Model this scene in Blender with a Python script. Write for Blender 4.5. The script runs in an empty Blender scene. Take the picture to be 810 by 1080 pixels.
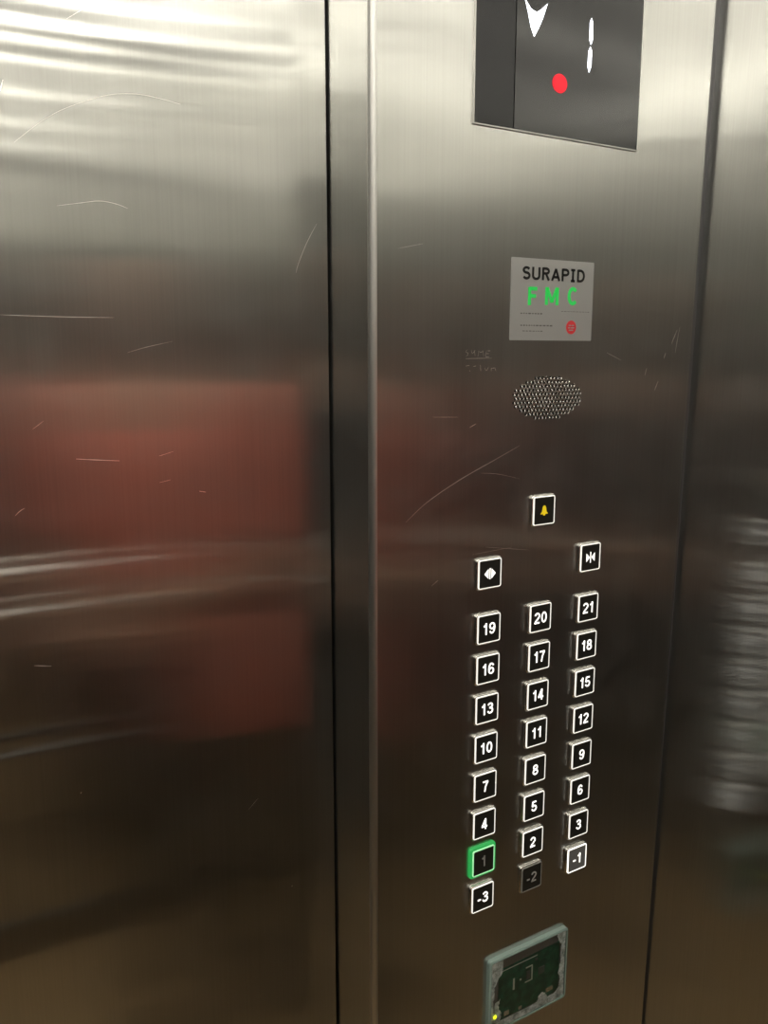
import bpy, bmesh, math, random
from mathutils import Vector, Matrix
from mathutils.geometry import delaunay_2d_cdt
R = random.Random(7)
SC = bpy.context.scene
COL = SC.collection
PI = math.pi
EXPOSURE = 0.82

# ------------------------------------------------------------------ camera
F_PX, PITCH, YAW = 911.1, 0.18412, 0.55443
CAM = Vector((-0.45599, -0.56278, 1.50676))
FW = Vector((math.sin(YAW)*math.cos(PITCH), math.cos(YAW)*math.cos(PITCH), -math.sin(PITCH)))
RT = Vector((math.cos(YAW), -math.sin(YAW), 0))
UP = RT.cross(FW)
cd = bpy.data.cameras.new('camera')
cam = bpy.data.objects.new('camera', cd); COL.objects.link(cam)
cam.matrix_world = Matrix(((RT.x, UP.x, -FW.x, CAM.x), (RT.y, UP.y, -FW.y, CAM.y), (RT.z, UP.z, -FW.z, CAM.z), (0, 0, 0, 1)))
cd.sensor_fit = 'VERTICAL'; cd.sensor_height = 24.0; cd.sensor_width = 18.0
cd.lens = F_PX/1080*24.0
cd.clip_start = 0.02; cd.clip_end = 50
SC.camera = cam
def at(px, py, Y):                       # the point of the plane y = Y that the photograph shows at (px, py)
    d = FW + RT*((px-405)/F_PX) + UP*((540-py)/F_PX)
    return CAM + d*((Y-CAM.y)/d.y)

# ------------------------------------------------------------------ helpers
def link(name, me, parent=None):
    o = bpy.data.objects.new(name, me); COL.objects.link(o)
    if parent: o.parent = parent
    return o
def obj(name, bm, mats, parent=None, smooth=None):
    me = bpy.data.meshes.new(name)
    bmesh.ops.recalc_face_normals(bm, faces=bm.faces)
    if smooth is not None:
        for f in bm.faces: f.smooth = True
        for e in bm.edges:
            if len(e.link_faces) == 2 and e.calc_face_angle(0) > smooth: e.smooth = False
    bm.to_mesh(me); bm.free()
    for m in (mats if isinstance(mats, (list, tuple)) else [mats]): me.materials.append(m)
    return link(name, me, parent)
def tag(o, label, cat, group=None, kind=None):
    o['label'] = label; o['category'] = cat
    if group: o['group'] = group
    if kind: o['kind'] = kind
    return o
def thing(name, label, cat, loc, group=None):
    o = link(name, None); o.location = loc
    return tag(o, label, cat, group)
def struct(o):
    o['kind'] = 'structure'; return o
def label_part(o, label): o['label'] = label; return o

def box(bm, lo, hi, mi=0):
    v = [bm.verts.new((x, y, z)) for x in (lo[0], hi[0]) for y in (lo[1], hi[1]) for z in (lo[2], hi[2])]
    for idx in ((0,1,3,2),(4,6,7,5),(0,4,5,1),(2,3,7,6),(0,2,6,4),(1,5,7,3)):
        f = bm.faces.new([v[i] for i in idx]); f.material_index = mi
    return v
def bevel_all(bm, w, seg=2, angle=0.6):
    es = [e for e in bm.edges if len(e.link_faces) == 2 and e.calc_face_angle(0) > angle]
    bmesh.ops.bevel(bm, geom=es, offset=w, segments=seg, profile=0.5, affect='EDGES')
def rrect(hw, hh, r, n=5, cx=0, cz=0):
    pts = []
    for sx, sz, a0 in ((1,1,0),(-1,1,PI/2),(-1,-1,PI),(1,-1,1.5*PI)):
        for k in range(n+1):
            a = a0 + PI/2*k/n
            pts.append((cx+sx*(hw-r)+r*math.cos(a), cz+sz*(hh-r)+r*math.sin(a)))
    return pts
def loft(bm, rings, cap_first=False, cap_last=False, mi=0, closed=True):
    vr = [[bm.verts.new(p) for p in ring] for ring in rings]
    for a, b in zip(vr, vr[1:]):
        n = len(a)
        for i in range(n if closed else n-1):
            f = bm.faces.new((a[i], a[(i+1) % n], b[(i+1) % n], b[i])); f.material_index = mi
    if cap_first: bm.faces.new(list(reversed(vr[0]))).material_index = mi
    if cap_last: bm.faces.new(vr[-1]).material_index = mi
    return vr
def xz(pts, y): return [(p[0], y, p[1]) for p in pts]
def prism(bm, pts, y0, y1, mi=0):        # polygon in x-z, from y0 (back) to y1 (front)
    loft(bm, [xz(pts, y0), xz(pts, y1)], True, True, mi)
def ring_solid(bm, outer, inner, y0, y1, mi=0):
    loft(bm, [xz(inner, y0), xz(outer, y0), xz(outer, y1), xz(inner, y1), xz(inner, y0)], mi=mi)
    bmesh.ops.remove_doubles(bm, verts=bm.verts, dist=1e-7)
def tube(bm, path, r, n=10, caps=True, mi=0):
    rings = []
    for i, p in enumerate(path):
        p = Vector(p)
        t = (Vector(path[min(i+1, len(path)-1)]) - Vector(path[max(i-1, 0)])).normalized()
        s = t.cross(Vector((0,0,1)))
        if s.length < 1e-4: s = t.cross(Vector((0,1,0)))
        s.normalize(); q = s.cross(t)
        rr = r[i] if isinstance(r, (list, tuple)) else r
        rings.append([p + s*rr*math.cos(2*PI*k/n) + q*rr*math.sin(2*PI*k/n) for k in range(n)])
    loft(bm, rings, caps, caps, mi)
def ribbon(bm, pts, w, y, mi):           # a hair-thin score line in the metal, on the plane y
    n = len(pts)
    L, Rr = [], []
    for i, (x, z) in enumerate(pts):
        a = pts[max(i-1, 0)]; b = pts[min(i+1, n-1)]
        d = Vector((b[0]-a[0], b[1]-a[1])); d.normalize()
        k = w*(0.25+0.75*math.sin(PI*(i+0.5)/n))*R.uniform(0.7, 1.2)/2
        L.append(bm.verts.new((x-d.y*k, y, z+d.x*k))); Rr.append(bm.verts.new((x+d.y*k, y, z-d.x*k)))
    for i in range(n-1):
        bm.faces.new((L[i], L[i+1], Rr[i+1], Rr[i])).material_index = mi
def curve_pts(P, n=14):
    out = []
    m = len(P)-1
    for k in range(n+1):
        t = k/n*m; i = min(int(t), m-1); u = t-i
        p0 = P[max(i-1, 0)]; p1 = P[i]; p2 = P[i+1]; p3 = P[min(i+2, m)]
        out.append(tuple(0.5*((2*p1[j]) + (-p0[j]+p2[j])*u + (2*p0[j]-5*p1[j]+4*p2[j]-p3[j])*u*u + (-p0[j]+3*p1[j]-3*p2[j]+p3[j])*u**3) for j in (0, 1)))
    return out

# ------------------------------------------------------------------ materials
def mat(name, color=(.5,.5,.5), rough=.5, metal=0.0, emit=None, estr=0.0, trans=0.0, ior=1.45, coat=0.0):
    m = bpy.data.materials.new(name); m.use_nodes = True
    b = m.node_tree.nodes['Principled BSDF']
    b.inputs['Base Color'].default_value = (*color, 1)
    b.inputs['Roughness'].default_value = rough
    b.inputs['Metallic'].default_value = metal
    b.inputs['Transmission Weight'].default_value = trans
    b.inputs['IOR'].default_value = ior
    b.inputs['Coat Weight'].default_value = coat
    if emit:
        b.inputs['Emission Color'].default_value = (*emit, 1)
        b.inputs['Emission Strength'].default_value = estr
    return m
class NT:
    def __init__(s, m): s.t = m.node_tree; s.n = s.t.nodes; s.b = s.n['Principled BSDF']
    def add(s, typ, **kw):
        n = s.n.new(typ)
        for k, v in kw.items():
            if k.startswith('i_'):
                key = k[2:]; key = int(key) if key.isdigit() else key.replace('_', ' ')
                n.inputs[key].default_value = v
            else: setattr(n, k, v)
        return n
    def link(s, a, ao, b, bi): s.t.links.new(a.outputs[ao], b.inputs[bi])
def brushed(name, color, ax, ay, haze=.30, hrough=.48, grain=.10, warp=.0008):
    """stainless sheet with an upright brushed grain: reflections smear sideways, plus a broad soft sheen and slight waviness of the sheet"""
    m = mat(name, color, .3, 1.0); t = NT(m)
    t.n.remove(t.b)
    out = t.n['Material Output']
    an = t.add('ShaderNodeBsdfAnisotropic'); hz = t.add('ShaderNodeBsdfAnisotropic'); mix = t.add('ShaderNodeMixShader')
    an.distribution = 'GGX'; hz.distribution = 'GGX'
    ratio = math.sqrt(ay/ax)
    an.inputs['Roughness'].default_value = math.sqrt(math.sqrt(ax*ay)); an.inputs['Anisotropy'].default_value = -(1-ratio)
    hz.inputs['Anisotropy'].default_value = -.25
    t.link(an, 0, mix, 1); t.link(hz, 0, mix, 2); mix.inputs[0].default_value = haze; t.link(mix, 0, out, 'Surface')
    geo = t.add('ShaderNodeNewGeometry')
    cr = t.add('ShaderNodeVectorMath', operation='CROSS_PRODUCT'); cr.inputs[1].default_value = (0, 0, 1)
    t.link(geo, 'Normal', cr, 0); t.link(cr, 0, an, 'Tangent'); t.link(cr, 0, hz, 'Tangent')
    co = t.add('ShaderNodeTexCoord')
    mp = t.add('ShaderNodeMapping'); mp.inputs['Scale'].default_value = (620, 620, 4)
    t.link(co, 'Object', mp, 'Vector')
    n1 = t.add('ShaderNodeTexNoise', i_Scale=1.0, i_Detail=3.0, i_Roughness=0.6); t.link(mp, 0, n1, 'Vector')
    mp2 = t.add('ShaderNodeMapping'); mp2.inputs['Scale'].default_value = (1.3, 1.3, 2.6)
    t.link(co, 'Object', mp2, 'Vector')
    n2 = t.add('ShaderNodeTexNoise', i_Scale=1.0, i_Detail=1.0); t.link(mp2, 0, n2, 'Vector')
    b2 = t.add('ShaderNodeBump', i_Strength=1.0, i_Distance=warp); t.link(n2, 0, b2, 'Height')
    b1 = t.add('ShaderNodeBump', i_Strength=grain, i_Distance=0.0004); t.link(n1, 0, b1, 'Height'); t.link(b2, 0, b1, 'Normal')
    t.link(b1, 0, an, 'Normal'); t.link(b2, 0, hz, 'Normal')
    n3 = t.add('ShaderNodeTexNoise', i_Scale=22.0, i_Detail=5.0, i_Roughness=0.65); t.link(co, 'Object', n3, 'Vector')
    mr = t.add('ShaderNodeMapRange'); mr.inputs['From Min'].default_value = .35; mr.inputs['From Max'].default_value = .7
    mr.inputs['To Min'].default_value = hrough-.05; mr.inputs['To Max'].default_value = hrough+.07
    t.link(n3, 0, mr, 0); t.link(mr, 0, hz, 'Roughness')
    mx = t.add('ShaderNodeMixRGB', blend_type='MIX')
    mx.inputs[1].default_value = (*[c*.88 for c in color], 1); mx.inputs[2].default_value = (*[min(1, c*1.10) for c in color], 1)
    t.link(n1, 0, mx, 0); t.link(mx, 0, an, 'Color'); t.link(mx, 0, hz, 'Color')
    return m
STEEL = brushed('brushed_steel', (.60, .597, .575), .06, .0010, haze=.30, hrough=.34)
STEEL_REAR = brushed('brushed_steel_rear', (.56, .556, .535), .035, .0010, haze=.22, hrough=.32)
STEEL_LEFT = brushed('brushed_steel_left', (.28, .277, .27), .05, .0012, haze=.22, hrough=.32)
SCRATCH = mat('bare_scratch', (.85, .82, .78), .55, 1.0)
CHROME = mat('polished_chrome', (.78, .77, .75), .10, 1.0)
EDGE = mat('bright_edge', (.60, .59, .57), .36, 1.0)
DARK = mat('recess_shade', (.012, .012, .013), .6)  # shade put into the colour, for speaker holes and the door gap
RUBBER = mat('black_rubber', (.02, .02, .022), .5)
LED_WHITE = mat('white_led', (.8, .8, .78), .4, emit=(1.0, .97, .90), estr=.78)
LED_RIM = mat('white_light_ring', (.75, .75, .72), .35, emit=(1.0, .96, .86), estr=.46)
LED_RIM_BRIGHT = mat('bright_light_ring', (.8, .8, .78), .35, emit=(1.0, .97, .88), estr=.85)
RIM_OFF = mat('unlit_light_ring', (.30, .29, .27), .35)
NUM_OFF = mat('unlit_numeral', (.42, .42, .40), .5)
FACE = mat('black_button_face', (.018, .017, .014), .38)
FACE_LIT = mat('grey_lit_button_face', (.06, .055, .05), .4, emit=(1, .95, .86), estr=.022)
GREEN_RING = mat('green_lit_ring', (.03, .22, .06), .22, emit=(.012, .20, .042), estr=.82)
GREEN_EDGE = mat('pale_green_edge', (.4, .6, .4), .3, emit=(.30, .75, .36), estr=.5)
RING = mat('chrome_ring', (.58, .57, .54), .24, 1.0)
YELLOW = mat('yellow_symbol', (.55, .42, .02), .4, emit=(.80, .58, .01), estr=.36)
GLASS_BLACK = mat('black_glass', (.012, .012, .014), .06, coat=.5)
STRIP_BLACK = mat('black_plastic_strip', (.010, .010, .013), .16)
LED_COOL = mat('cool_white_led', (.8, .8, .85), .3, emit=(.86, .90, 1.0), estr=3.2)
LED_RED = mat('red_led', (.25, .005, .01), .3, emit=(1.0, .002, .022), estr=.56)
PLATE = mat('silver_plate', (.56, .56, .555), .42, .65)
INK_BLACK = mat('black_ink', (.008, .008, .008), .5)
INK_GREEN_GLOW = mat('glowing_green_ink', (.03, .50, .09), .5, emit=(.02, .5, .08), estr=.28)  # printed letters, no lamp: a faint glow is added to the green
INK_GREY = mat('grey_ink', (.15, .145, .14), .6)
INK_RED = mat('red_ink', (.75, .05, .06), .5)

# ------------------------------------------------------------------ lettering
def arc(cx, cy, rx, ry, a0, a1, n=12):
    return [(cx+rx*math.cos(math.radians(a0+(a1-a0)*k/n)), cy+ry*math.sin(math.radians(a0+(a1-a0)*k/n))) for k in range(n+1)]
SIX = [arc(.28, .31, .205, .235, 0, 360, 20), arc(.295, .50, .22, .425, 200, 35, 12)]
STEM = [(.075, 0), (.075, 1)]
GLYPH = {                                  # sans-serif strokes: (advance, centre lines) at cap height 1
    '0': (.56, [arc(.28, .5, .205, .425, 0, 360, 24)]), '1': (.46, [[(.30, 0), (.30, 1)], [(.08, .745), (.19, .765), (.26, .83), (.29, .93)]]),
    '2': (.56, [arc(.28, .70, .205, .225, 172, -28, 12)+[(.34, .43), (.16, .25), (.085, .075)], [(.02, .075), (.50, .075)]]),
    '3': (.56, [arc(.275, .735, .185, .19, 168, -90, 12), arc(.275, .30, .215, .225, 90, -168, 14), [(.20, .535), (.28, .535)]]),
    '4': (.56, [[(.37, 0), (.37, 1)], [(.36, .95), (.07, .30)], [(.02, .27), (.53, .27)]]),
    '5': (.56, [[(.48, .925), (.14, .925)], [(.15, .96), (.09, .50)], arc(.275, .32, .215, .245, 142, -165, 14)]),
    '6': (.56, SIX), '7': (.54, [[(.03, .925), (.51, .925)], [(.48, .90), (.36, .66), (.28, .42), (.22, 0)]]),
    '8': (.56, [arc(.28, .735, .18, .19, 0, 360, 18), arc(.28, .295, .21, .22, 0, 360, 18)]),
    '9': (.56, [[(.56-x, 1-y) for x, y in st] for st in SIX]), '-': (.36, [[(.03, .37), (.31, .37)]]),
    'S': (.56, [arc(.28, .725, .195, .20, 25, 270, 14), arc(.28, .30, .205, .225, 90, -155, 14)]),
    'U': (.60, [[(.075, 1), (.075, .32)]+arc(.29, .32, .215, .245, 180, 360, 10)+[(.505, 1)]]),
    'R': (.58, [STEM, [(.075, .925), (.28, .925)]+arc(.28, .73, .19, .195, 90, -90, 10)+[(.075, .535)], [(.27, .535), (.49, 0)]]),
    'A': (.62, [[(.04, 0), (.30, .95)], [(.30, .95), (.56, 0)], [(.12, .29), (.48, .29)]]),
    'P': (.56, [STEM, [(.075, .925), (.28, .925)]+arc(.28, .71, .20, .215, 90, -90, 10)+[(.075, .495)]]),
    'I': (.38, [[(.17, 0), (.17, 1)], [(.03, .94), (.31, .94)], [(.03, .06), (.31, .06)]]),
    'D': (.62, [STEM, [(.075, .925), (.24, .925)]+arc(.24, .5, .265, .425, 90, -90, 14)+[(.075, .075)]]),
    'F': (.52, [STEM, [(.075, .925), (.49, .925)], [(.075, .52), (.43, .52)]]),
    'M': (.80, [STEM, [(.685, 0), (.685, 1)], [(.10, .97), (.38, .16)], [(.38, .16), (.66, .97)]]),
    'C': (.58, [arc(.30, .5, .225, .425, 42, 318, 18)]),
}
def stroke(bm, pts, w, y0, y1):
    n = len(pts); closed = (Vector(pts[0])-Vector(pts[-1])).length < 1e-6
    if closed: pts = pts[:-1]; n -= 1
    L, Q = [], []
    for i in range(n):
        a = Vector(pts[i-1] if (closed or i) else pts[0]); b = Vector(pts[i]); c = Vector(pts[(i+1) % n] if (closed or i < n-1) else pts[i])
        d1 = (b-a).normalized() if (b-a).length > 0 else (c-b).normalized(); d2 = (c-b).normalized() if (c-b).length > 0 else d1
        t = (d1+d2).normalized(); nn = Vector((-t.y, t.x)); k = w/2/max(.6, nn.dot(Vector((-d1.y, d1.x))))
        L.append(b+nn*k); Q.append(b-nn*k)
    loft(bm, [[(L[i].x, y0, L[i].y), (Q[i].x, y0, Q[i].y), (Q[i].x, y1, Q[i].y), (L[i].x, y1, L[i].y)] for i in list(range(n))+([0] if closed else [])], not closed, not closed)
def lettering(name, body, h, m, parent, y, cx=0, cz=0, weight=.15, width=1.0, spacing=.08, depth=.0003):
    tot = sum(GLYPH[c][0] for c in body)+spacing*(len(body)-1)
    bm = bmesh.new(); x = -tot/2
    for c in body:
        for st in GLYPH[c][1]:
            stroke(bm, [(cx+(x+p[0])*h*width, cz+(p[1]-.5)*h) for p in st], weight*h, y, y-depth)
        x += GLYPH[c][0]+spacing
    return obj(name, bm, m, parent)

# ------------------------------------------------------------------ the room
PY = .004                 # front return panel
XL = -.1163               # its left, folded edge
DY = .068                 # plane of the sliding door
REAR = -1.45; LEFT = -1.25; TOP = 2.20
def xr(z): return .2215 + .0197*z         # the side wall on the right leans a touch
def panel_right(z): return .2232 + .0138*z
# speaker hole pattern
SPK = at(577.5, 419.5, PY)
holes = []
HA, HB, HR = .0392, .0170, .00125
rows = 11
for i in range(rows):
    z = (i-(rows-1)/2)*(2*HB/(rows-1))
    half = HA*math.sqrt(max(0, 1-(z/(HB*1.09))**2))
    st = .0040
    n = int(half/st)
    off = 0 if i % 2 else st/2
    k = -n-1
    while k <= n+1:
        x = k*st+off
        if abs(x) <= half+.0006: holes.append((SPK.x+x, SPK.z+z))
        k += 1
# front return: flat face, rolled corner and jamb return in one sheet
def wall_front():
    bm = bmesh.new()
    rr = .0052
    z0, z1 = 0, TOP
    # flat face with round speaker perforations, triangulated round the holes in a small field
    fx0, fx1, fz0, fz1 = SPK.x-.045, SPK.x+.045, SPK.z-.028, SPK.z+.028
    xl = XL+rr
    def q(a, b, c, d): bm.faces.new([bm.verts.new((p[0], PY, p[1])) for p in (a, b, c, d)])
    q((xl, z0), (panel_right(z0), z0), (panel_right(fz0), fz0), (xl, fz0))
    q((xl, fz1), (panel_right(fz1), fz1), (panel_right(z1), z1), (xl, z1))
    q((xl, fz0), (fx0, fz0), (fx0, fz1), (xl, fz1))
    q((fx1, fz0), (panel_right(fz0), fz0), (panel_right(fz1), fz1), (fx1, fz1))
    V = [Vector(p) for p in ((fx0, fz0), (fx1, fz0), (fx1, fz1), (fx0, fz1))]; F = [[0, 1, 2, 3]]
    N = 10
    for hx, hz in holes:
        b = len(V)
        for k in range(N): V.append(Vector((hx+HR*1.25*math.cos(2*PI*k/N), hz+HR*1.25*math.sin(2*PI*k/N))))
        F.append(list(range(b, b+N)))
    vs, es, fs, ov, oe, of = delaunay_2d_cdt(V, [], F, 0, 1e-7)
    bv = [bm.verts.new((v.x, PY, v.y)) for v in vs]
    for f, src in zip(fs, of):
        if any(s > 0 for s in src): continue
        try: bm.faces.new([bv[i] for i in f])
        except ValueError: pass
    for hx, hz in holes:                  # each hole: polished countersink, straight bore
        def c(r, y): return [(hx+r*math.cos(2*PI*k/N), y, hz+r*math.sin(2*PI*k/N)) for k in range(N)]
        loft(bm, [c(HR*1.25, PY), c(HR*.90, PY+.0007)], mi=1)
        loft(bm, [c(HR*.90, PY+.0007), c(HR*.90, PY+.0025)], mi=2)
    box(bm, (fx0, PY+.0026, fz0), (fx1, PY+.0030, fz1), 2)
    # rolled corner
    prof = [(XL+rr, PY)]
    for k in range(1, 9):
        a = PI/2*k/8
        prof.append((XL+rr-rr*math.sin(a), PY+rr-rr*math.cos(a)))
    prof.append((XL, DY+.06))
    a = [bm.verts.new((p[0], p[1], z0)) for p in prof]; b = [bm.verts.new((p[0], p[1], z1)) for p in prof]
    for i in range(len(prof)-1):
        f = bm.faces.new((a[i], a[i+1], b[i+1], b[i])); f.smooth = True
        f.material_index = 3 if i < 8 else 0
    # return flange on the right, into the shadow gap
    p = [bm.verts.new((panel_right(z0), PY, z0)), bm.verts.new((panel_right(z0), PY+.03, z0)), bm.verts.new((panel_right(z1), PY+.03, z1)), bm.verts.new((panel_right(z1), PY, z1))]
    bm.faces.new(p)
    e0 = [bm.verts.new((panel_right(z)-w, PY+y, z)) for z, w, y in ((z0, .0013, -.0001), (z0, 0, .0007), (z1, 0, .0007), (z1, .0013, -.0001))]
    bm.faces.new(e0).material_index = 3
    # scored lines
    def sc(P, w=.00045, n=14):
        pts = [(lambda v: (v.x, v.z))(at(x, y, PY)) for x, y in curve_pts(P, n)]
        ribbon(bm, pts, w*.75, PY-.00015, 4)
    sc([(428, 551), (450, 530), (485, 506), (520, 486), (548, 470)], .0006)
    sc([(507, 499), (525, 500), (548, 505)], .0003); sc([(456, 440), (470, 440), (483, 440)], .0003)
    sc([(495, 451), (502, 447)], .0006, 4); sc([(498, 585), (540, 577)], .00025); sc([(512, 577), (558, 580)], .0003)
    sc([(455, 618), (462, 612)], .0005, 4); sc([(708, 363), (714, 348)], .0006, 4); sc([(700, 378), (702, 372)], .0006, 4)
    sc([(690, 412), (694, 402)], .0005, 4); sc([(680, 396), (682, 388)], .0005, 4); sc([(420, 262), (446, 257)], .00018)
    sc([(712, 372), (714, 360), (717, 345)], .0005, 6); sc([(640, 372), (655, 380)], .0004, 4)
    # the words someone scratched beside the speaker
    for s in ([(493, 368.5), (491, 371), (494, 373), (491.5, 376)], [(497, 369), (498, 373), (501, 369.5)], [(500, 369.5), (501, 375.5)],
              [(504, 376), (505, 369), (507, 373), (509, 369), (510, 376)], [(513, 370), (512, 376), (516, 376)], [(512.5, 373), (515.5, 373)], [(514, 370), (517, 370)],
              [(491, 378.3), (502, 378), (519, 377.8)], [(491, 386), (495, 385.5)], [(495, 391), (496, 391.6)], [(499, 386.5), (502, 386)], [(506.5, 385), (507, 391.5)],
              [(511, 388), (513, 391), (515, 387)], [(518, 388.5), (522, 388)], [(518, 388), (518, 391.5)], [(522, 388), (523, 391.5)]):
        sc(s, .00042, 5)
    o = obj('wall_front', bm, [STEEL, CHROME, DARK, EDGE, SCRATCH])
    return struct(o)
wf = wall_front()

def wall_plain(name, lo, hi, m, bev=0.0):
    bm = bmesh.new(); box(bm, lo, hi)
    if bev: bevel_all(bm, bev, 3)
    return struct(obj(name, bm, m, smooth=.5 if bev else None))
# sliding door, left of the jamb
bm = bmesh.new()
DX1 = (at(342.6, 0, DY).x + at(353.4, 1000, DY).x)/2
box(bm, (-.93, DY, .004), (DX1, DY+.04, 2.07)); bevel_all(bm, .0035, 4)
def dsc(P, w=.0005, n=16):
    ribbon(bm, [(lambda v: (v.x, v.z))(at(x, y, DY)) for x, y in curve_pts(P, n)], w*.62, DY-.00015, 1)
dsc([(15, 150), (45, 127), (72, 113), (110, 101), (140, 99), (165, 103), (190, 110)], .0006, 24)
dsc([(60, 217), (85, 214), (105, 212), (122, 215), (135, 220)], .0006); dsc([(334, 236), (324, 255), (315, 277), (312, 288)], .0006)
dsc([(0, 332), (60, 334), (120, 335)], .0006); dsc([(80, 484), (100, 485), (126, 486)], .0009, 6)
dsc([(16, 544), (21, 539), (26, 536)], .0009, 5); dsc([(210, 518), (217, 519)], .0009, 4); dsc([(36, 702), (54, 702.5)], .0011, 5)
dsc([(168, 481), (183, 476)], .0004, 4); dsc([(168, 509), (180, 506)], .0004, 4); dsc([(262, 854), (272, 842)], .0005, 5); dsc([(34, 453), (46, 444)], .0004, 4)
dsc([(0, 96), (3, 84)], .0012, 4); dsc([(85, 837), (86, 835)], .001, 3); dsc([(307.5, 935), (308.5, 934)], .001, 3)
dsc([(134, 372), (155, 366), (182, 360)], .0004); dsc([(70, 20), (100, 2)], .0004)
struct(obj('door_1', bm, [STEEL, SCRATCH], smooth=.5))
# what lies behind: black sheet painting the shade of the door gap, head of the opening, left return
wall_plain('trim_1', (-1.05, DY+.055, 0), (XL+.002, DY+.075, 2.10), DARK)
wall_plain('trim_2', (-1.0, PY, 2.07), (XL-.0005, DY+.05, TOP), STEEL_REAR)
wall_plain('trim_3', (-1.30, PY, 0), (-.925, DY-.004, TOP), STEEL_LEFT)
bm = bmesh.new()                          # grey strip painting the shade of the open gap between panel and side wall
loft(bm, [[(panel_right(0)-.002, PY+.0025, 0), (xr(0)+.004, PY+.0025, 0)], [(panel_right(TOP)-.002, PY+.0025, TOP), (xr(TOP)+.004, PY+.0025, TOP)]], closed=False)
struct(obj('trim_4', bm, mat('gap_shade', (.14, .14, .145), .4, .6)))
bm = bmesh.new()                          # right wall, a sheet 20 mm thick
loft(bm, [[(xr(0), PY+.03, 0), (xr(0), REAR, 0), (xr(0)+.02, REAR, 0), (xr(0)+.02, PY+.03, 0)],
          [(xr(TOP), PY+.03, TOP), (xr(TOP), REAR, TOP), (xr(TOP)+.02, REAR, TOP), (xr(TOP)+.02, PY+.03, TOP)]], True, True)
struct(obj('wall_right', bm, STEEL))
wall_plain('wall_rear', (LEFT-.02, REAR-.02, 0), (.30, REAR, TOP), STEEL_REAR)
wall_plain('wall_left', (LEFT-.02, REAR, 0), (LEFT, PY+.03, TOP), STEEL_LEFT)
FLOOR = mat('brown_stone_floor', (.20, .135, .075), .35); t = NT(FLOOR)
co = t.add('ShaderNodeTexCoord'); nz = t.add('ShaderNodeTexNoise', i_Scale=9.0, i_Detail=6.0); t.link(co, 'Object', nz, 'Vector')
rp = t.add('ShaderNodeValToRGB'); rp.color_ramp.elements[0].color = (.50, .32, .15, 1); rp.color_ramp.elements[1].color = (.72, .49, .25, 1)
t.link(nz, 0, rp, 0); t.link(rp, 0, t.b, 'Base Color')
wall_plain('floor', (LEFT-.03, REAR-.03, -.03), (.32, .16, 0), FLOOR)
CEIL = mat('satin_ceiling_panel', (.62, .61, .57), .35, .0)
wall_plain('ceiling', (LEFT-.03, REAR-.03, TOP), (.32, .16, TOP+.03), CEIL)
for nm, lo, hi in (('baseboard_rear', (LEFT, REAR, 0), (xr(0)-.001, REAR+.012, .09)), ('baseboard_left', (LEFT, REAR+.012, 0), (LEFT+.012, PY-.002, .09))):
    wall_plain(nm, lo, hi, mat('dark_steel_plinth', (.2, .19, .18), .35, 1.0))

# ------------------------------------------------------------------ ceiling lights
GLOW = mat('diffuser_glow', (.9, .9, .85), .5, emit=(1.0, .965, .87), estr=.74)
TUBE = mat('light_strip_glow', (.9, .9, .85), .5, emit=(1.0, .97, .86), estr=7.5)
def light_bar(x0, x1, y0, y1, label):
    o = thing('light_strip', label, 'light', ((x0+x1)/2, (y0+y1)/2, TOP), 'bright strips on the car ceiling')
    cx, cy = (x1-x0)/2, (y1-y0)/2
    bm = bmesh.new(); box(bm, (-cx-.004, -cy-.004, -.010), (cx+.004, cy+.004, 0)); bevel_all(bm, .002, 1); obj('housing', bm, EDGE, o)
    bm = bmesh.new(); box(bm, (-cx, -cy, -.014), (cx, cy, -.0095)); obj('diffuser', bm, TUBE, o)
d = thing('ceiling_light', 'broad pale glowing panel filling the middle of the car ceiling', 'light', (-.5, -.72, TOP))
bm = bmesh.new(); ring_solid(bm, rrect(.58, .55, .03), rrect(.55, .52, .03), -.008, .0)
bmesh.ops.rotate(bm, verts=bm.verts, matrix=Matrix.Rotation(-PI/2, 3, 'X')); obj('frame', bm, EDGE, d)
bm = bmesh.new(); box(bm, (-.551, -.521, -.006), (.551, .521, 0)); obj('diffuser', bm, GLOW, d)
for y0, w, lab in ((-1.40, .022, 'bright ceiling strip along the rear wall'), (-1.245, .014, 'thin ceiling strip second from the rear wall'), (-.95, .018, 'ceiling strip third from the rear wall'), (-.62, .018, 'ceiling strip second from the car door'), (-.30, .018, 'ceiling strip nearest the car door')):
    light_bar(-1.12, .12, y0, y0+w, lab)
for x0, lab in ((.175, 'bright ceiling strip along the right wall'), (-1.17, 'bright ceiling strip along the left wall'), (-.90, 'ceiling strip running front to back in the left half')):
    light_bar(x0, x0+.022, -1.33, -.13, lab)

# ------------------------------------------------------------------ handrails on the rear wall
DULL = mat('dull_steel', (.30, .295, .28), .45, 1.0)
def rail(label, z, r, name, cat, m=CHROME):
    o = thing(name, label, cat, (-.5, REAR, z))
    bm = bmesh.new(); tube(bm, [(-.66, .055, 0), (.66, .055, 0)], r, 16); obj('bar', bm, m, o, smooth=.8)
    for k in range(3):
        x = -.58+.58*k
        bm = bmesh.new(); tube(bm, [(x, 0, 0), (x, .006, 0), (x, .006, 0), (x, .05, 0)], [.02, .02, .009, .009], 12); obj('bracket', bm, m, o, smooth=.8)
rail('round chrome handrail across the rear wall, the upper bar', 1.0, .018, 'handrail', 'handrail')
rail('round chrome handrail across the rear wall, just under the upper bar', .905, .014, 'handrail', 'handrail')
rail('thin chrome bumper bar low on the rear wall', .56, .010, 'bumper_rail', 'rail', DULL)

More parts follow.
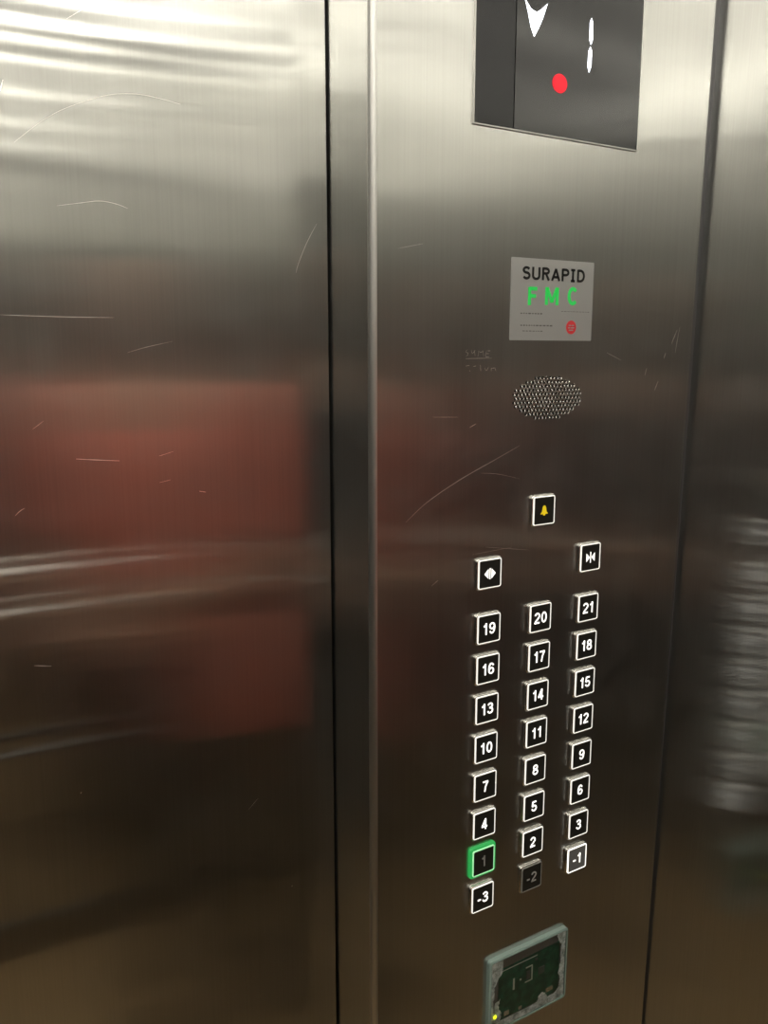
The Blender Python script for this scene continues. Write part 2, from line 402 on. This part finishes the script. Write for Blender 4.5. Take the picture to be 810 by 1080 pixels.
# ------------------------------------------------------------------ push buttons
FD = -.004                # how far the faces stand out of the panel
HWB, HHB = .0124, .0128
def button(label, loc, sym, state='lit', group='round-cornered square push buttons of the panel'):
    o = thing('push_button', label, 'button', loc, group)
    g = state == 'green'
    k = .0150 if g else .0139
    bm = bmesh.new()
    rings = [xz(rrect(k, k+.0003, .0036), .0004), xz(rrect(k, k+.0003, .0036), -.0019), xz(rrect(k-.0004, k-.0001, .0034), -.0025), xz(rrect(k-.0011, k-.0008, .003), -.0028), xz(rrect(HWB-.0004, HHB-.0004, .0020), -.0029)]
    loft(bm, rings)
    c = obj('collar', bm, GREEN_RING if g else RING, o, smooth=.9)
    if g: label_part(c, 'glowing green collar')
    bm = bmesh.new()
    a, b = rrect(HWB, HHB, .0018), rrect(HWB-.00085, HHB-.00085, .0012)
    loft(bm, [xz(a, -.0020), xz(a, FD+.0003), xz(rrect(HWB-.0002, HHB-.0002, .0017), FD), xz(b, FD), xz(b, FD+.0008)])
    rm = {'lit': LED_RIM, 'green': GREEN_EDGE, 'off': RIM_OFF, 'bright': LED_RIM_BRIGHT}[state]
    c = obj('light_ring', bm, rm, o)
    if state in ('off', 'bright'): label_part(c, 'unlit grey rim' if state == 'off' else 'brightly lit white rim')
    bm = bmesh.new(); prism(bm, rrect(HWB-.0008, HHB-.0008, .0012), FD+.0016, FD+.0005)
    obj('face', bm, FACE_LIT if state == 'bright' else FACE, o)
    nm = {'lit': LED_WHITE, 'green': NUM_OFF, 'off': NUM_OFF, 'bright': LED_WHITE}[state]
    y = FD+.0004
    if sym == 'bell':
        bm = bmesh.new()
        half = [(0, .0045), (.0010, .0042), (.0018, .0030), (.0022, .0010), (.0026, -.0012), (.0042, -.0026), (.0042, -.0032), (.0012, -.0032), (.0010, -.0043), (0, -.0046)]
        prism(bm, half + [(-x, z) for x, z in reversed(half[1:-1])], y, y-.0003)
        obj('bell_symbol', bm, YELLOW, o)
    elif sym in ('open', 'close'):
        s = 1 if sym == 'open' else -1
        bm = bmesh.new()
        for sx in (-1, 1):
            if s > 0: tri = [(sx*.0017, .0043), (sx*.0060, 0), (sx*.0017, -.0043)]
            else: tri = [(sx*.0052, .0040), (sx*.0012, 0), (sx*.0052, -.0040)]
            prism(bm, tri, y, y-.0003)
        hb = .0048 if s > 0 else .0052
        prism(bm, [(-.0004, -hb), (.0004, -hb), (.0004, hb), (-.0004, hb)], y, y-.0003)
        obj('door_arrows_symbol', bm, LED_WHITE, o)
    else:
        w = 1.17
        lettering('numeral', sym, .0104, nm, o, y, weight=.135, width=w, spacing=.10)
    return o
CS, RS = .05919, .037
cols = [['19', '16', '13', '10', '7', '4', '1', '-3'], ['20', '17', '14', '11', '8', '5', '2', '-2'], ['21', '18', '15', '12', '9', '6', '3', '-1']]
cname = ['left', 'middle', 'right']
for ci, colm in enumerate(cols):
    for ri, s in enumerate(colm):
        st = {'1': 'green', '-2': 'off', '-1': 'bright'}.get(s, 'lit')
        if s == '1': lab = 'floor button 1 ringed in glowing green, with a dim numeral'
        elif s == '-2': lab = 'unlit grey floor button with a dim minus 2, between minus 3 and minus 1'
        elif s == '-1': lab = 'brightest floor button, marked minus 1, at the foot of the right column'
        elif s == '-3': lab = 'black floor button marked minus 3 under the green-ringed button'
        else:
            up = f'under the {colm[ri-1]} button' if ri else 'at the top of its column'
            lab = f'black floor button with white {s} in the {cname[ci]} column, {up}'
        button(lab, (ci*CS, PY, 1.27-RS*ri), s, st)
for px, py, s, lab in ((574.3, 538.4, 'bell', 'alarm button with a yellow bell, alone above all the other buttons'),
                       (517.1, 605.1, 'open', 'door-open button with white arrows pointing apart, above the 19 button'),
                       (623.1, 587.8, 'close', 'door-close button with white arrows pointing together, above the 21 button')):
    p = at(px, py, 0)
    button(lab, (p.x, PY, p.z), s)

# ------------------------------------------------------------------ floor display
a = at(500.5, 129.5, PY-.002); b = at(671.5, 157.5, PY-.002); c = at(541.5, 137, PY-.002)
dx0, dx1, dz0 = a.x, b.x, (a.z+b.z)/2; DZ1 = dz0+.24
ds = thing('floor_display', 'black glass floor indicator with white arrow and digit, at the top of the panel', 'display', (dx0, PY, dz0))
W, H = dx1-dx0, DZ1-dz0; ux = c.x-dx0
bm = bmesh.new(); ring_solid(bm, [(-.0010, -.0010), (W+.0010, -.0010), (W+.0010, H+.0010), (-.0010, H+.0010)], [(0, 0), (W, 0), (W, H), (0, H)], .0004, -.0018)
label_part(obj('bezel', bm, EDGE, ds), 'thin bright metal edge')
bm = bmesh.new(); box(bm, (.0002, -.0020, .0002), (ux-.0005, .0003, H-.0002)); obj('side_strip', bm, STRIP_BLACK, ds)
bm = bmesh.new(); box(bm, (ux+.0005, -.0020, .0002), (W-.0002, .0003, H-.0002)); obj('glass', bm, GLASS_BLACK, ds)
def dloc(px, py):
    p = at(px, py, PY-.0022); return (p.x-dx0, p.z-dz0)
bm = bmesh.new()
prism(bm, [dloc(*q) for q in ((554, -1), (560, 9), (566, 13), (571, 10), (577.5, 4), (573, 18), (568, 30), (563.5, 38.5), (560, 28), (557, 12))], -.0020, -.0023)
obj('arrow_symbol', bm, LED_COOL, ds)
for seg in (((624, 19), (625.4, 24), (625, 42), (623.4, 47), (621.9, 42), (622.4, 24)), ((622.8, 49.5), (624.2, 54), (623.4, 70), (621.2, 76.5), (619.9, 70), (620.9, 54))):
    bm = bmesh.new(); prism(bm, [dloc(*q) for q in seg], -.0020, -.0023); obj('digit_segment', bm, LED_COOL, ds)
bm = bmesh.new()
cx, cz = dloc(590.5, 88)
prism(bm, [(cx+.0080*math.cos(2*PI*k/24), cz+.0073*math.sin(2*PI*k/24)) for k in range(24)], -.0020, -.0023)
label_part(obj('indicator_light', bm, LED_RED, ds), 'glowing red dot')

# ------------------------------------------------------------------ maker's plate
q = [at(*p, PY-.0008) for p in ((540.4, 271.2), (627.2, 276.8), (622.7, 360.6), (537.3, 357.6))]
nx0, nx1 = (q[0].x+q[3].x)/2, (q[1].x+q[2].x)/2; nz0, nz1 = (q[2].z+q[3].z)/2, (q[0].z+q[1].z)/2
npl = thing('name_plate', 'silver plate with black and green lettering, above the speaker holes', 'plate', ((nx0+nx1)/2, PY, (nz0+nz1)/2))
NW, NH = (nx1-nx0)/2, (nz1-nz0)/2
bm = bmesh.new(); prism(bm, rrect(NW, NH, .0008, 2), .0002, -.0008); bevel_all(bm, .0003, 1); obj('plate', bm, PLATE, npl)
def nl(px, py):
    p = at(px, py, PY-.0009); return (p.x-npl.location.x, p.z-npl.location.z)
u0, u1 = nl(551, 287), nl(617.5, 291)
hh = .0103
tot = sum(GLYPH[c][0] for c in 'SURAPID')+.09*6
lettering('maker_lettering', 'SURAPID', hh, INK_BLACK, npl, -.0008, (u0[0]+u1[0])/2, (u0[1]+u1[1])/2-.0004, weight=.20, width=(u1[0]-u0[0])/(tot*hh), spacing=.09)
for ch, px in (('F', 562), ('M', 582.5), ('C', 604)):
    x, z = nl(px, 312.5)
    label_part(lettering('green_letter', ch, .0146, INK_GREEN_GLOW, npl, -.0008, x, z, weight=.21, width=1.35), f'green letter {ch}')
bm = bmesh.new()
def dash(x0, x1, y, h):                   # rows of print too small to read
    a, b = nl(x0, y), nl(x1, y)
    x = a[0]
    while x < b[0]:
        w = R.uniform(.0012, .0030)
        prism(bm, [(x, a[1]-h*R.uniform(.3, .5)), (x+w, a[1]-h*.4), (x+w, a[1]+h*R.uniform(.3, .5)), (x, a[1]+h*.4)], -.0007, -.0009)
        x += w+.0012
dash(549, 572, 330.3, .0012); dash(549, 580, 343, .0013); dash(551, 571, 349, .0008); dash(592, 620, 328.4, .0006)
obj('small_print', bm, INK_GREY, npl)
cx, cz = nl(602.3, 345.3)
bm = bmesh.new()
circ = lambda r: [(cx+r*math.cos(2*PI*k/24), cz+r*math.sin(2*PI*k/24)) for k in range(24)]
prism(bm, circ(.0058), -.0007, -.0010)
label_part(obj('round_mark', bm, INK_RED, npl), 'small red round mark')
bm = bmesh.new()
for zz, x0, x1 in ((.0016, -.0030, -.0004), (.0016, .0006, .0030), (-.0004, -.0036, -.0014), (-.0004, -.0006, .0034), (-.0024, -.0026, .0022)):
    prism(bm, [(cx+x0, cz+zz-.0005), (cx+x1, cz+zz-.0004), (cx+x1, cz+zz+.0005), (cx+x0, cz+zz+.0004)], -.0009, -.0012)
obj('round_mark_print', bm, PLATE, npl)

# ------------------------------------------------------------------ card reader under the buttons
RD = .0052
tl, tr, br = at(513.5, 1011.5, PY), at(600.5, 977.5, PY-RD), at(596.5, 1052, PY-RD)
rx0, rx1, rz1, rz0 = tl.x, (tr.x+br.x)/2, (tl.z+at(597, 975.5, PY).z)/2, br.z
rd = thing('card_reader', 'clear-fronted card reader with a green circuit board, under the buttons', 'card reader', ((rx0+rx1)/2, PY, (rz0+rz1)/2))
RW, RH = (rx1-rx0)/2, (rz1-rz0)/2
ACRY = mat('greenish_clear_acrylic', (.50, .66, .60), .16, trans=.45, ior=1.45)
GLUE = mat('dried_white_glue', (.62, .66, .64), .55); t = NT(GLUE)
nz = t.add('ShaderNodeTexNoise', i_Scale=150.0, i_Detail=5.0, i_Roughness=.65); co = t.add('ShaderNodeTexCoord'); t.link(co, 'Object', nz, 'Vector')
rp = t.add('ShaderNodeValToRGB'); rp.color_ramp.elements[0].position = .36; rp.color_ramp.elements[0].color = (.30, .33, .31, 1); rp.color_ramp.elements[1].position = .62; rp.color_ramp.elements[1].color = (1.0, 1.0, 1.0, 1)
t.link(nz, 0, rp, 0); t.link(rp, 0, t.b, 'Base Color')
bp = t.add('ShaderNodeBump', i_Strength=.7, i_Distance=.0006); t.link(nz, 0, bp, 'Height'); t.link(bp, 0, t.b, 'Normal')
PCB = mat('green_circuit_board', (.006, .045, .026), .35); t = NT(PCB)
nz = t.add('ShaderNodeTexNoise', i_Scale=120.0, i_Detail=3.0); co = t.add('ShaderNodeTexCoord'); t.link(co, 'Object', nz, 'Vector')
rp = t.add('ShaderNodeValToRGB'); rp.color_ramp.elements[0].position = .4; rp.color_ramp.elements[0].color = (.008, .060, .036, 1); rp.color_ramp.elements[1].position = .7; rp.color_ramp.elements[1].color = (.02, .14, .08, 1)
t.link(nz, 0, rp, 0); t.link(rp, 0, t.b, 'Base Color')
bm = bmesh.new()
o2, o1 = rrect(RW, RH, .004), rrect(RW-.0012, RH-.0012, .0035)
i1 = rrect(RW-.0026, RH-.0026, .0024)
loft(bm, [xz(i1, .0003), xz(o2, .0003), xz(o2, -RD+.0009), xz(o1, -RD), xz(i1, -RD), xz(i1, .0003)]); bmesh.ops.remove_doubles(bm, verts=bm.verts, dist=1e-6)
obj('frame', bm, ACRY, rd, smooth=.7)
bm = bmesh.new(); prism(bm, rrect(RW-.0024, RH-.0024, .0024), -RD+.0004, -RD+.0012)
obj('window_pane', bm, mat('clear_pane', (.93, .97, .95), .03, trans=1.0, ior=1.3), rd)
bm = bmesh.new(); box(bm, (-RW+.002, -.0003, -RH+.002), (RW-.002, .0003, RH-.002))
obj('back_plate', bm, mat('grey_back_plate', (.16, .15, .14), .5), rd)
bx0, bx1, bz0, bz1 = -RW+.0145, RW-.009, -RH+.0095, RH-.0150
bd = obj('circuit_board', (lambda b: (box(b, (bx0, -.0018, bz0), (bx1, -.0002, bz1)), b)[1])(bmesh.new()), PCB, rd)
SILK = mat('white_board_print', (.62, .66, .62), .5)
SOLD = mat('solder', (.75, .74, .70), .25, .9)
bw, bh = bx1-bx0, bz1-bz0
def bpt(u, v): return (bx0+bw*u, bz0+bh*v)
bm = bmesh.new()
def bq(u0, v0, u1, v1):
    a, b = bpt(u0, v0), bpt(u1, v1); box(bm, (a[0], -.0020, a[1]), (b[0], -.0017, b[1]))
bq(.43, .78, .54, .805); bq(.525, .50, .545, .80); bq(.42, .50, .54, .52); bq(.22, .48, .25, .70); bq(.33, .60, .36, .63); bq(.02, .94, .62, .955)
obj('board_print', bm, SILK, bd)
for u0, v0, u1, v1, hgt in ((.44, .56, .50, .72, .0012), (.64, .55, .74, .68, .0016), (.08, .05, .16, .14, .0012), (.32, .03, .37, .09, .0010), (.58, .86, .62, .90, .001), (.78, .10, .90, .18, .0010)):
    a, b = bpt(u0, v0), bpt(u1, v1)
    bm = bmesh.new(); box(bm, (a[0], -.0018-hgt*.7, a[1]), (b[0], -.0017, b[1])); bevel_all(bm, .0003, 1)
    obj('chip', bm, SOLD if v0 < .2 else mat('grey_chip', (.09, .10, .10), .4), bd)
# whitish glue smeared round the inside of the window
def smear(label, pts, amp):
    bm = bmesh.new()
    N = len(pts)
    rag = []
    for i, p in enumerate(pts):
        nx = pts[(i+1) % N]
        for k in range(6):
            u = k/6
            rag.append((p[0]+(nx[0]-p[0])*u+R.uniform(-amp, amp), p[1]+(nx[1]-p[1])*u+R.uniform(-amp, amp)))
    prism(bm, rag, -.0031, -.0035)
    obj('glue_smear', bm, GLUE, rd)
e = .0030
smear('l', [(-RW+e, -RH+e), (-RW+.0075, -RH+.006), (-RW+.0065, -.1*RH), (-RW+.0075, .25*RH), (-RW+.0160, RH-.0175), (-RW+.0175, RH-.0110), (-RW+.0170, RH-.0050), (-RW+e, RH-e)], .0007)
smear('l', [(-RW+.0075, -RH+.010), (-RW+.0150, -RH+.011), (-RW+.0165, -RH+.018), (-RW+.0125, -.35*RH), (-RW+.0140, -.15*RH), (-RW+.0085, -.2*RH)], .0009)
smear('r', [(RW-e, -RH+e), (RW-e, RH-e), (RW-.0135, RH-.0045), (RW-.0120, RH-.0120), (RW-.0075, RH-.0170), (RW-.0085, .1*RH), (RW-.0105, -.2*RH), (RW-.0078, -.45*RH), (RW-.0100, -RH+.0150), (RW-.0150, -RH+.010)], .0009)
smear('b', [(-RW+.006, -RH+e), (RW-.006, -RH+e), (RW-.008, -RH+.0108), (.012, -RH+.0100), (-RW+.010, -RH+.0105)], .0005)
smear('d', [(.25*RW, -RH+.010), (.50*RW, -RH+.0105), (.46*RW, -RH+.0165), (.36*RW, -RH+.0190), (.28*RW, -RH+.0150)], .0010)
bm = bmesh.new(); prism(bm, [(-RW+.0165, RH-.0045), (RW-.0125, RH-.0045), (RW-.0125, RH-.0125), (-RW+.0170, RH-.0135)], -.0027, -.0030)
label_part(obj('adhesive_strip', bm, mat('brown_grey_adhesive', (.15, .13, .12), .5), rd), 'brownish adhesive strip')
p = at(522, 1073, PY-.0048); lx, lz = p.x-rd.location.x, p.z-rd.location.z
bm = bmesh.new(); bmesh.ops.create_uvsphere(bm, u_segments=12, v_segments=8, radius=.0021, matrix=Matrix.Translation((lx, -.0048, lz)) @ Matrix.Diagonal((1, .5, 1, 1)))
label_part(obj('status_light', bm, mat('yellow_green_led', (.7, .8, .02), .3, emit=(.75, .85, .02), estr=.8), rd, smooth=2), 'yellow-green light')

# ------------------------------------------------------------------ the passenger seen only as a red blur in the steel
def skin_mesh(name, pts, edges, mats, parent, sub=2, root=0):
    me = bpy.data.meshes.new(name); me.from_pydata([p[:3] for p in pts], edges, [])
    o = link(name, me, parent)
    md = o.modifiers.new('skin', 'SKIN'); md.use_smooth_shade = True
    for i, p in enumerate(pts):
        sv = me.skin_vertices[0].data[i]; r = p[3]; sv.radius = r if isinstance(r, tuple) else (r, r)
        sv.use_root = (i == root)
    sb = o.modifiers.new('sub', 'SUBSURF'); sb.levels = sub; sb.render_levels = sub
    dg = bpy.context.evaluated_depsgraph_get()
    m2 = bpy.data.meshes.new_from_object(o.evaluated_get(dg)); m2.name = name
    o.modifiers.clear(); o.data = m2
    m2.materials.clear(); m2.materials.append(mats)
    for f in m2.polygons: f.use_smooth = True
    return o
SKIN = mat('skin', (.50, .29, .20), .5)
RED = mat('red_cotton', (.88, .25, .18), .75)
BLACKCLOTH = mat('black_cotton', (.015, .014, .014), .8)
HAIR = mat('dark_hair', (.02, .014, .01), .5)
pr = thing('person', 'person in a red top and black trousers standing behind, forearm across the waist', 'person', (.050, -1.0, 0))
pr.scale = (.84, .95, 1); pr.rotation_euler.z = math.radians(33)
def chain(P, E, pts, start=None):
    prev = start
    for p in pts:
        P.append(p); i = len(P)-1
        if prev is not None: E.append((prev, i))
        prev = i
    return prev
P, E = [], []
hip = chain(P, E, [(0, 0, .93, (.15, .10))])
chest = chain(P, E, [(0, 0, 1.08, (.13, .09)), (0, .01, 1.25, (.15, .10)), (0, 0, 1.40, (.12, .075))], hip)
chain(P, E, [(0, .015, 1.475, .052), (0, .05, 1.52, .055), (0, .085, 1.56, (.075, .092)), (0, .09, 1.63, (.072, .088)), (0, .085, 1.68, (.045, .05))], chest)
def hand(P, E, wrist, o, d, up, s):
    d = Vector(d).normalized(); up = Vector(up).normalized(); sd = d.cross(up)
    o = Vector(o)
    pm = chain(P, E, [(*(o+d*.04), (.020, .034)), (*(o+d*.075), (.016, .036))], wrist)
    for k, L in enumerate((.062, .072, .068, .052)):
        b = o+d*.085+up*(.027-.018*k)
        chain(P, E, [(*b, .0095), (*(b+d*L*.5-sd*s*.010), .0085), (*(b+d*L-sd*s*.028), .0072)], pm)
    b = o+d*.035+up*.030
    chain(P, E, [(*b, .012), (*(b+d*.025+up*.022), .0100), (*(b+d*.05+up*.028-sd*s*.01), .008)], pm-1)
w = chain(P, E, [(.17, 0, 1.39, .058), (.225, -.02, 1.25, .050), (.225, .0, 1.10, .040), (.185, .12, 1.07, .036), (.12, .21, 1.06, .027)], chest)
hand(P, E, w, (.12, .21, 1.06), (-.8, .5, -.05), (0, 0, 1), 1)
w = chain(P, E, [(-.17, 0, 1.39, .058), (-.225, -.02, 1.25, .050), (-.235, .00, 1.07, .040), (-.17, .13, .99, .036), (-.08, .19, .97, .026)], chest)
hand(P, E, w, (-.08, .19, .97), (1, .25, 0), (0, 0, 1), -1)
for s in (-1, 1):
    chain(P, E, [(s*.085, 0, .84, .088), (s*.09, .01, .50, .060), (s*.092, -.01, .30, .054), (s*.095, -.02, .09, .037), (s*.10, .03, .045, .036), (s*.11, .14, .035, .033)], hip)
skin_mesh('body', P, E, SKIN, pr)
P, E = [], []
h2 = chain(P, E, [(0, 0, 1.00, (.170, .122)), (0, 0, 1.10, (.158, .112)), (0, .01, 1.25, (.170, .122)), (0, 0, 1.40, (.135, .088)), (0, 0, 1.455, (.075, .068))])
for s in (-1, 1): chain(P, E, [(s*.17, 0, 1.39, .072), (s*.228, -.02, 1.25, .066), (s*.228, .0, 1.12, .058)], h2-1)
skin_mesh('red_top', P, E, RED, pr)
P, E = [], []
hp = chain(P, E, [(0, 0, 1.02, (.158, .112)), (0, 0, .90, (.17, .118))])
for s in (-1, 1): chain(P, E, [(s*.09, 0, .80, .100), (s*.092, .01, .50, .074), (s*.094, -.01, .28, .068), (s*.097, -.02, .08, .062)], hp)
skin_mesh('trousers', P, E, BLACKCLOTH, pr)
P, E = [], []
chain(P, E, [(0, .02, 1.50, (.06, .04)), (0, .04, 1.57, (.082, .075)), (0, .06, 1.64, (.082, .082)), (0, .075, 1.695, (.05, .055))])
skin_mesh('hair', P, E, HAIR, pr)
for s in (-1, 1):
    bm = bmesh.new(); bmesh.ops.create_uvsphere(bm, u_segments=16, v_segments=10, radius=1, matrix=Matrix.Translation((s*.105, .06, .045)) @ Matrix.Diagonal((.05, .14, .045, 1)))
    obj('shoe', bm, BLACKCLOTH, pr, smooth=2)
# the one holding the camera, in dark clothes
NAVY = mat('navy_cotton', (.018, .020, .026), .8)
ph = pr.copy(); COL.objects.link(ph)
tag(ph, 'person in a dark navy top and black trousers, standing behind at the left', 'person')
ph.location = (-.62, -.95, 0); ph.scale = (1, 1, 1.02); ph.rotation_euler.z = math.radians(-12)
for c in [o for o in SC.objects if o.parent == pr]:
    k = c.copy(); COL.objects.link(k); k.parent = ph
    if c.name.startswith('red_top'):
        k.name = 'navy_top'; k.data = c.data.copy(); k.data.materials.clear(); k.data.materials.append(NAVY)
# red cloth bag hung from the bent arm
bg = thing('tote_bag', 'flat red cloth bag hung from the bent forearm of the person', 'bag', (.158, -.845, .755))
bm = bmesh.new()
loft(bm, [[(x*a, y*b, z) for x, y in rrect(.076, .028, .02, 4)] for a, b, z in ((.98, .8, 0), (1, 1, .015), (1, .95, .14), (.97, .5, .235))], True, True)
obj('bag_body', bm, RED, bg, smooth=.9)
for y in (-.014, .014):
    bm = bmesh.new(); tube(bm, [(-.05, y, .225), (-.045, y, .26), (-.02, y*1.2, .30), (.02, y*1.2, .30), (.045, y, .26), (.05, y, .225)], .007, 8); obj('handle', bm, RED, bg, smooth=2)

# ------------------------------------------------------------------ render look
w = bpy.data.worlds.new('world'); SC.world = w; w.use_nodes = True
w.node_tree.nodes['Background'].inputs[0].default_value = (0, 0, 0, 1)
vs = SC.view_settings
vs.view_transform = 'Standard'; vs.look = 'None'; vs.gamma = 1; vs.use_curve_mapping = False; vs.exposure = EXPOSURE
SC.cycles.max_bounces = 14; SC.cycles.glossy_bounces = 12; SC.cycles.diffuse_bounces = 4
